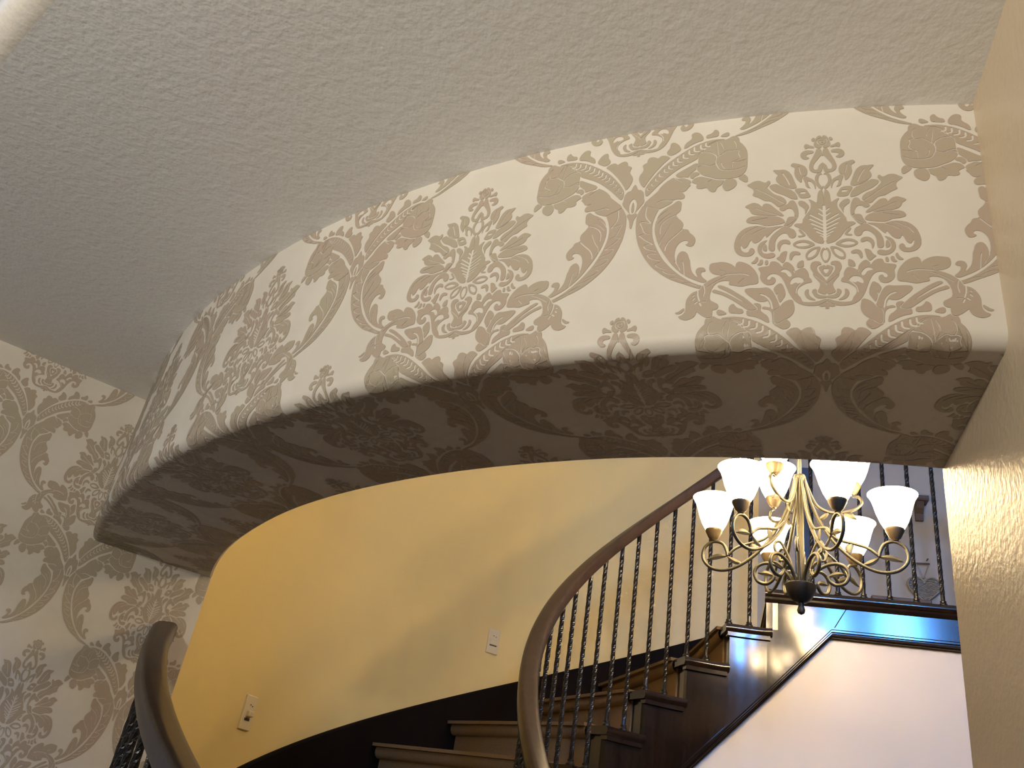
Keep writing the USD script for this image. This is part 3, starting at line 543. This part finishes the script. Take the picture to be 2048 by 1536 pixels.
obj('nosing', cat([nose, cove, frontn]), DARK, land, smooth=35)
ss = np.linspace(sm, 2.1, 6)
obj('moulding', sweep([edge(s, -.026, zl0 - .022) for s in ss], mold, [nl] * 6), DARK, land, smooth=30)
# ---------------------------------------------------------------- balustrades
def rail_prof(w, h, n=18):
    a = np.linspace(0, 2 * math.pi, n, endpoint=False); p = 2.0 / 3.4
    return [(w / 2 * math.copysign(abs(math.cos(t)) ** p, math.cos(t)), h / 2 * math.copysign(abs(math.sin(t)) ** p, math.sin(t))) for t in a]
def twisted(p0, z1, half=.0098, plain=.05, pitch=.10):
    z0 = p0[2]; zs = np.r_[z0, np.arange(z0 + plain, z1 - plain, .0085), z1]; ph = random.random() * 2; rings = []
    for z in zs:
        a = ph + 2 * math.pi * (min(max(z, z0 + plain), z1 - plain) - z0 - plain) / pitch / 2
        rings.append([(p0[0] + half * (1.05, .97)[j % 2] * math.cos(a + j * math.pi / 4), p0[1] + half * (1.05, .97)[j % 2] * math.sin(a + j * math.pi / 4), z) for j in range(8)])
    m = grid(rings, True); n = len(m.vertices); return fix(tm(m.vertices, [*m.faces, *[(0, j + 1, j) for j in range(1, 7)], *[(n - 8, n - 8 + j, n - 7 + j) for j in range(1, 7)]]))
def shoe(p):
    m = lathe([(0, 0), (.0185, 0), (.0185, .006), (.013, .014), (.0135, .022), (0, .022)], 10); m.apply_translation(p); return m
def baluster(parent, p, ztop):
    b = obj('baluster', twisted(p, ztop), IRON, parent); obj('shoe', shoe(p), IRON, b, smooth=30)
rnorm = lambda th: -np.array([math.cos(math.radians(th)), math.sin(math.radians(th))])
HR, RR = .828, RI + .028
bal = thing('stair_balustrade', (*C, ZF), label='curved dark wood handrail with twisted iron balusters on the open side of the stair', category='balustrade')
rp, rn = [], []
for th in np.linspace(246, TL, 110): rp.append(pol(RR, th, nz(th) + HR)); rn.append(rnorm(th))
obj('handrail', sweep(rp, rail_prof(.072, .078), rn), RAILW, bal, smooth=40)
for k in range(NST - 1):
    for d in (1.1, 7.2):
        th = TH0 + DT * k - d
        if th < 246: baluster(bal, pol(RR, th, nz(TH0 + DT * k)), nz(th) + HR - .02)
# outer balustrade on the left, fixed to the end of the papered wall
RL, HL = 2.072, .945
lb = thing('stair_balustrade', (*pol(RL, 215, 0)[:2], ZF), label='left balustrade whose dark handrail ends against the damask wall', category='balustrade')
ths = np.linspace(194.2, 246, 60)
obj('handrail', sweep([pol(RL, t, nz(t) + HL) for t in ths], rail_prof(.068, .066), [rnorm(t) for t in ths]), RAILW, lb, smooth=40)
for k in range(8, NST - 1):
    for d in (1.1, 4.24, 7.38, 10.5):
        th = TH0 + DT * k - d
        if 198.5 < th < 244: baluster(lb, pol(RL, th, nz(TH0 + DT * k)), nz(th) + HL - .02)
# landing balustrade
ld = thing('landing_balustrade', (*edge(1.0, -.03, 0)[:2], ZL), label='straight row of iron balusters along the upper landing', category='balustrade')
zt = ZL + .95
hp = [edge(s, -.028, z) for s, z in ((.0, nz(TL) + HR), (.05, nz(TL) + HR + .05), (.12, zt - .015), (.2, zt), (.6, zt), (2.1, zt))]
obj('handrail', sweep(hp, rail_prof(.072, .078), [nl] * 6), RAILW, ld, smooth=40)
for i in range(18):
    s = .093 + .1143 * i
    if s < 2.1: baluster(ld, edge(s, -.028, ZL), zt - .02)
# ---------------------------------------------------------------- wall dimmers
def dimmer(th, z, w, h, label, knob):
    o = pol(RW, th, z); n = rnorm(th); t = np.array([-n[1], n[0]]); T = np.eye(4); T[:3, 0] = [*t, 0]; T[:3, 1] = [*n, 0]; T[:3, 2] = [0, 0, 1]; T[:3, 3] = o
    def put(s, x, d, zz, ch=.0015):
        m = cbox(s, ch); m.apply_translation([x, d, zz]); m.apply_transform(T); return fix(m)
    d = thing('light_dimmer', o, label=label, category='light switch', group=None)
    obj('plate', put((w, .012, h), 0, .004, 0, .003), PLASTIC, d)
    if knob: obj('slider', put((w * .4, .022, .024), -.002, .016, -.004, .004), PLASTIC, d); obj('slot', put((w * .46, .003, .010), -.004, .0102, -.026, .0005), SLOT, d)
    else: obj('slider', put((w * .6, .006, .030), 0, .010, -.004, .002), PLASTIC, d); obj('slot', put((w * .62, .003, .006), 0, .0102, -.024, .0005), SLOT, d)
    for i, (x, q) in enumerate(((-.004, .030), (.012, .026))): obj('indicator', put((.005, .002, .005), x, .0105, q, .0004), SLOT, d)
dimmer(161.25, .29, .085, .133, 'ivory slider dimmer low on the yellow wall beside the left handrail', True)
dimmer(118.3, .975, .076, .138, 'ivory slider dimmer on the yellow wall left of the curved handrail', False)
# ---------------------------------------------------------------- things behind the landing balustrade
def on_back(x, d=0):                                               # point on the landing wall at plan x
    k = (x - pb[0]) / tl[0]; p = pb + tl * k + nl * d; return p
hx = on_back(2.662, .018)
heart = thing('hanging_heart', (*hx, 1.60), label='grey wicker heart hanging behind the landing balusters', category='wall decoration')
def hp2(a, s=1.0): return (16 * math.sin(a) ** 3) / 17 * .1 * s, (13 * math.cos(a) - 5 * math.cos(2 * a) - 2 * math.cos(3 * a) - math.cos(4 * a)) / 17 * .1 * s
hc = 1.695
pt = lambda x, z, d=0: np.array([hx[0] + tl[0] * x + nl[0] * d, hx[1] + tl[1] * x + nl[1] * d, hc + z])
aa = np.linspace(0, 2 * math.pi, 49)
obj('frame', cat([tube([pt(*hp2(a, s), d) for a in aa], .005, 6, False) for s, d in ((1, 0), (.97, .007), (.97, -.007))]), WICKER, heart, smooth=True)
hpoly = Polygon([hp2(a, .97) for a in aa]); wv_ = []
for i, z in enumerate(np.arange(-.095, .07, .0085)):
    for seg in getattr(hpoly.intersection(LineString([(-.12, z), (.12, z)])), 'geoms', [hpoly.intersection(LineString([(-.12, z), (.12, z)]))]):
        if seg.length > .01:
            x0, x1 = seg.coords[0][0], seg.coords[-1][0]; n = max(3, int((x1 - x0) / .012))
            wv_.append(tube([pt(x, z, .004 * (-1) ** (q + i)) for q, x in enumerate(np.linspace(x0, x1, n))], .0042, 5, False))
obj('weave', cat(wv_), WICKER, heart, kind='stuff', smooth=True)
bar = pt(.0, .155)
obj('hanger_bar', tube([pt(-.035, .155), pt(.04, .158)], .005, 6, False), BRACKET, heart)
obj('cord', cat([tube([pt(-.035, .155), pt(-.002, .07)], .002, 5, False), tube([pt(.036, .157), pt(.002, .07)], .002, 5, False), trimesh.creation.icosphere(1, .008).apply_translation(pt(0, .068, .004))]), WICKER, heart)
obj('nail', tube([pt(.03, .185, -.02), pt(.03, .185, .01)], .004, 6, False), IRON, heart)
bxp = on_back(2.645, .0)
bq = lambda x, z, d: np.array([bxp[0] + tl[0] * x + nl[0] * d, bxp[1] + tl[1] * x + nl[1] * d, z])
br = thing('wall_bracket', (*bxp, 2.13), label='small dark brown wooden bracket on the wall above the hanging heart', category='bracket')
def ex(poly, w, x0):
    m = tc.extrude_polygon(Polygon(poly), w, engine='earcut'); v = m.vertices; return fix(tm([bq(x0 + c, z, d) for d, z, c in v], m.faces))
obj('shelf', ex([(0, 2.24), (.09, 2.24), (.095, 2.25), (.095, 2.27), (0, 2.27)], .16, -.09), BRACKET, br)
obj('corbel', ex([(0, 2.13), (.02, 2.13), (.03, 2.17), (.055, 2.20), (.075, 2.24), (0, 2.24)], .045, .0), BRACKET, br)
dx = on_back(2.012, .0)
dr = thing('door_1', (*dx, ZL), label='narrow dark blue door edge on the landing wall behind the chandelier', category='door', kind='structure')
obj('door_leaf', bx((dx[0], dx[1], (ZL + 2.45) / 2), (.11, .03, 2.45 - ZL), math.atan2(tl[1], tl[0])), NAVY, dr)
bo = pol(RI, TL, 0)[:2] + tl * .66 - nl * .42
sb = thing('storage_box', (*bo, ZL), label='low red-brown wooden box on the landing floor behind the balusters', category='box')
q = cbox((.26, .16, .10), .004); q.apply_transform(trimesh.transformations.rotation_matrix(math.atan2(tl[1], tl[0]), [0, 0, 1])); q.apply_translation([*bo, ZL + .046]); obj('body', fix(q), BRACKET, sb)
q = cbox((.28, .18, .02), .004); q.apply_transform(trimesh.transformations.rotation_matrix(math.atan2(tl[1], tl[0]), [0, 0, 1])); q.apply_translation([*bo, ZL + .106]); obj('lid', fix(q), BRACKET, sb)
# ---------------------------------------------------------------- chandelier
CH = np.array([1.139, 2.85]); CZ = .946                            # axis and bowl rim height
ch = thing('chandelier', (*CH, CZ - .1), label='nine-light scrolled pewter chandelier with glowing glass shades', category='chandelier')
AX = lambda z: (*CH, CZ + z)
def lat(prof, n=20): return lathe(prof, n, (CH[0], CH[1], CZ))
obj('stem', cat([lat([(0, -.01), (.013, -.01), (.013, .40), (.02, .41), (.024, .418), (.02, .428), (.008, .434), (.007, 2.75), (0, 2.75)], 14), lat([(0, 2.72), (.065, 2.74), (.07, 2.8), (.07, 2.86), (0, 2.86)])]), PEWTER, ch, smooth=40)
obj('bowl', lat([(0, .004), (.046, .006), (.053, .002), (.053, -.004), (.048, -.024), (.036, -.046), (.02, -.06), (0, -.064)], 28), BOWL, ch, smooth=50)
obj('finial', lat([(0, -.06), (.010, -.062), (.009, -.07), (.014, -.088), (.011, -.098), (0, -.104)], 12), BOWL, ch, smooth=40)
def rot(m, deg):
    m = m.copy(); m.apply_transform(trimesh.transformations.rotation_matrix(math.radians(deg), [0, 0, 1])); m.apply_translation([CH[0], CH[1], CZ]); return m
sz = lambda pts: [(s, 0, z) for s, z in pts]
def leaf(a, b, w, th=.0035, bow=.25):
    """ridged leaf in the arm plane from a to b"""
    a, b = np.array(a, float), np.array(b, float); d = b - a; n = np.array([-d[1], d[0]]); n /= np.linalg.norm(n); P = []
    for t in np.linspace(0, 1, 9):
        q = a + d * t + n * bow * w * math.sin(math.pi * t); h = w * math.sin(math.pi * min(1, t * .97 + .02)) ** .8 / 2 + .0008
        P.append([(q[0] + n[0] * h, 0, q[1] + n[1] * h), (q[0], th, q[1]), (q[0] - n[0] * h, 0, q[1] - n[1] * h), (q[0], -th, q[1])])
    return fix(grid(P, True))
ARM = tube(sz([(.016, .418), (.026, .365), (.046, .295), (.075, .23), (.12, .158), (.185, .093), (.255, .056), (.315, .058), (.352, .092), (.350, .138), (.318, .164), (.283, .157), (.266, .128), (.262, .108)]), .0062, 8)
TEND = tube(sz([(.085, .213), (.13, .173), (.185, .156), (.228, .140), (.262, .112)]), .0052, 7)
LEAVES = [leaf((.262, .108), (.338, .092), .020), leaf((.262, .106), (.206, .078), .018), leaf((.165, .115), (.178, .162), .026)]
SOCK = lathe([(0, 0), (.010, 0), (.013, .006), (.019, .010), (.031, .034), (.032, .042), (.028, .046), (0, .046)], 16)
SHADE = lathe([(.030, .0), (.034, .004), (.047, .028), (.058, .058), (.066, .088), (.074, .112), (.083, .128), (.085, .130), (.082, .130), (.070, .110), (.062, .086), (.054, .058), (.043, .03), (.028, .006)], 28)
def at(m, s, z): m = m.copy(); m.apply_translation([s, 0, z]); return m
for i in range(6):
    a = -29.8 + 60 * i
    A = obj('arm', rot(ARM, a), PEWTER, ch, smooth=True); obj('tendril', rot(TEND, a), PEWTER, A, smooth=True)
    for lf in LEAVES: obj('leaf', rot(lf, a), PEWTER, A, smooth=30)
    obj('socket_cup', rot(at(SOCK, .317, .168), a), CUP, A, smooth=40)
    obj('shade', rot(at(SHADE, .317, .210), a), GLASSM, A, smooth=50, label='glowing frosted glass shade')
UARM = tube(sz([(.016, .42), (.03, .375), (.058, .31), (.10, .285), (.145, .285), (.188, .30), (.215, .325), (.205, .35), (.183, .353)]), .0058, 8)
ULEAF = [leaf((.14, .285), (.195, .262), .022), leaf((.10, .285), (.06, .25), .016)]
for i in range(3):
    a = -19.8 + 120 * i
    A = obj('arm', rot(UARM, a), PEWTER, ch, smooth=True)
    for lf in ULEAF: obj('leaf', rot(lf, a), PEWTER, A, smooth=30)
    obj('socket_cup', rot(at(SOCK, .183, .355), a), CUP, A, smooth=40)
    obj('shade', rot(at(SHADE, .183, .397), a), GLASSM, A, smooth=50, label='glowing frosted glass shade')
SCR = tube(sz([(.022, -.002), (.036, .03), (.07, .066), (.112, .082), (.148, .072), (.162, .044), (.150, .014), (.120, .004), (.098, .018), (.092, .034)]), .0066, 8)
SL = leaf((.092, .034), (.150, .044), .018)
for i in range(6):
    A = obj('scroll', rot(SCR, -29.8 + 60 * i), PEWTER, ch, smooth=True); obj('leaf', rot(SL, -29.8 + 60 * i), PEWTER, A, smooth=30)
FR = tube(sz([(.024, 0), (.03, .05), (.05, .11), (.075, .15), (.095, .14), (.092, .112), (.076, .104)]), .005, 7)
for i in range(6): obj('scroll', rot(FR, .2 + 60 * i), PEWTER, ch, smooth=True)
# the bulbs: small lamps inside the shades
k = 0
for n, s, z, a0 in ((6, .317, .265, -29.8), (3, .183, .452, -19.8)):
    for i in range(n):
        a = math.radians(a0 + 360 / n * i); sphere_light('bulb_light_%d' % k, (CH[0] + s * math.cos(a), CH[1] + s * math.sin(a), CZ + z), .02, BULB, (1, .75, .44)); k += 1
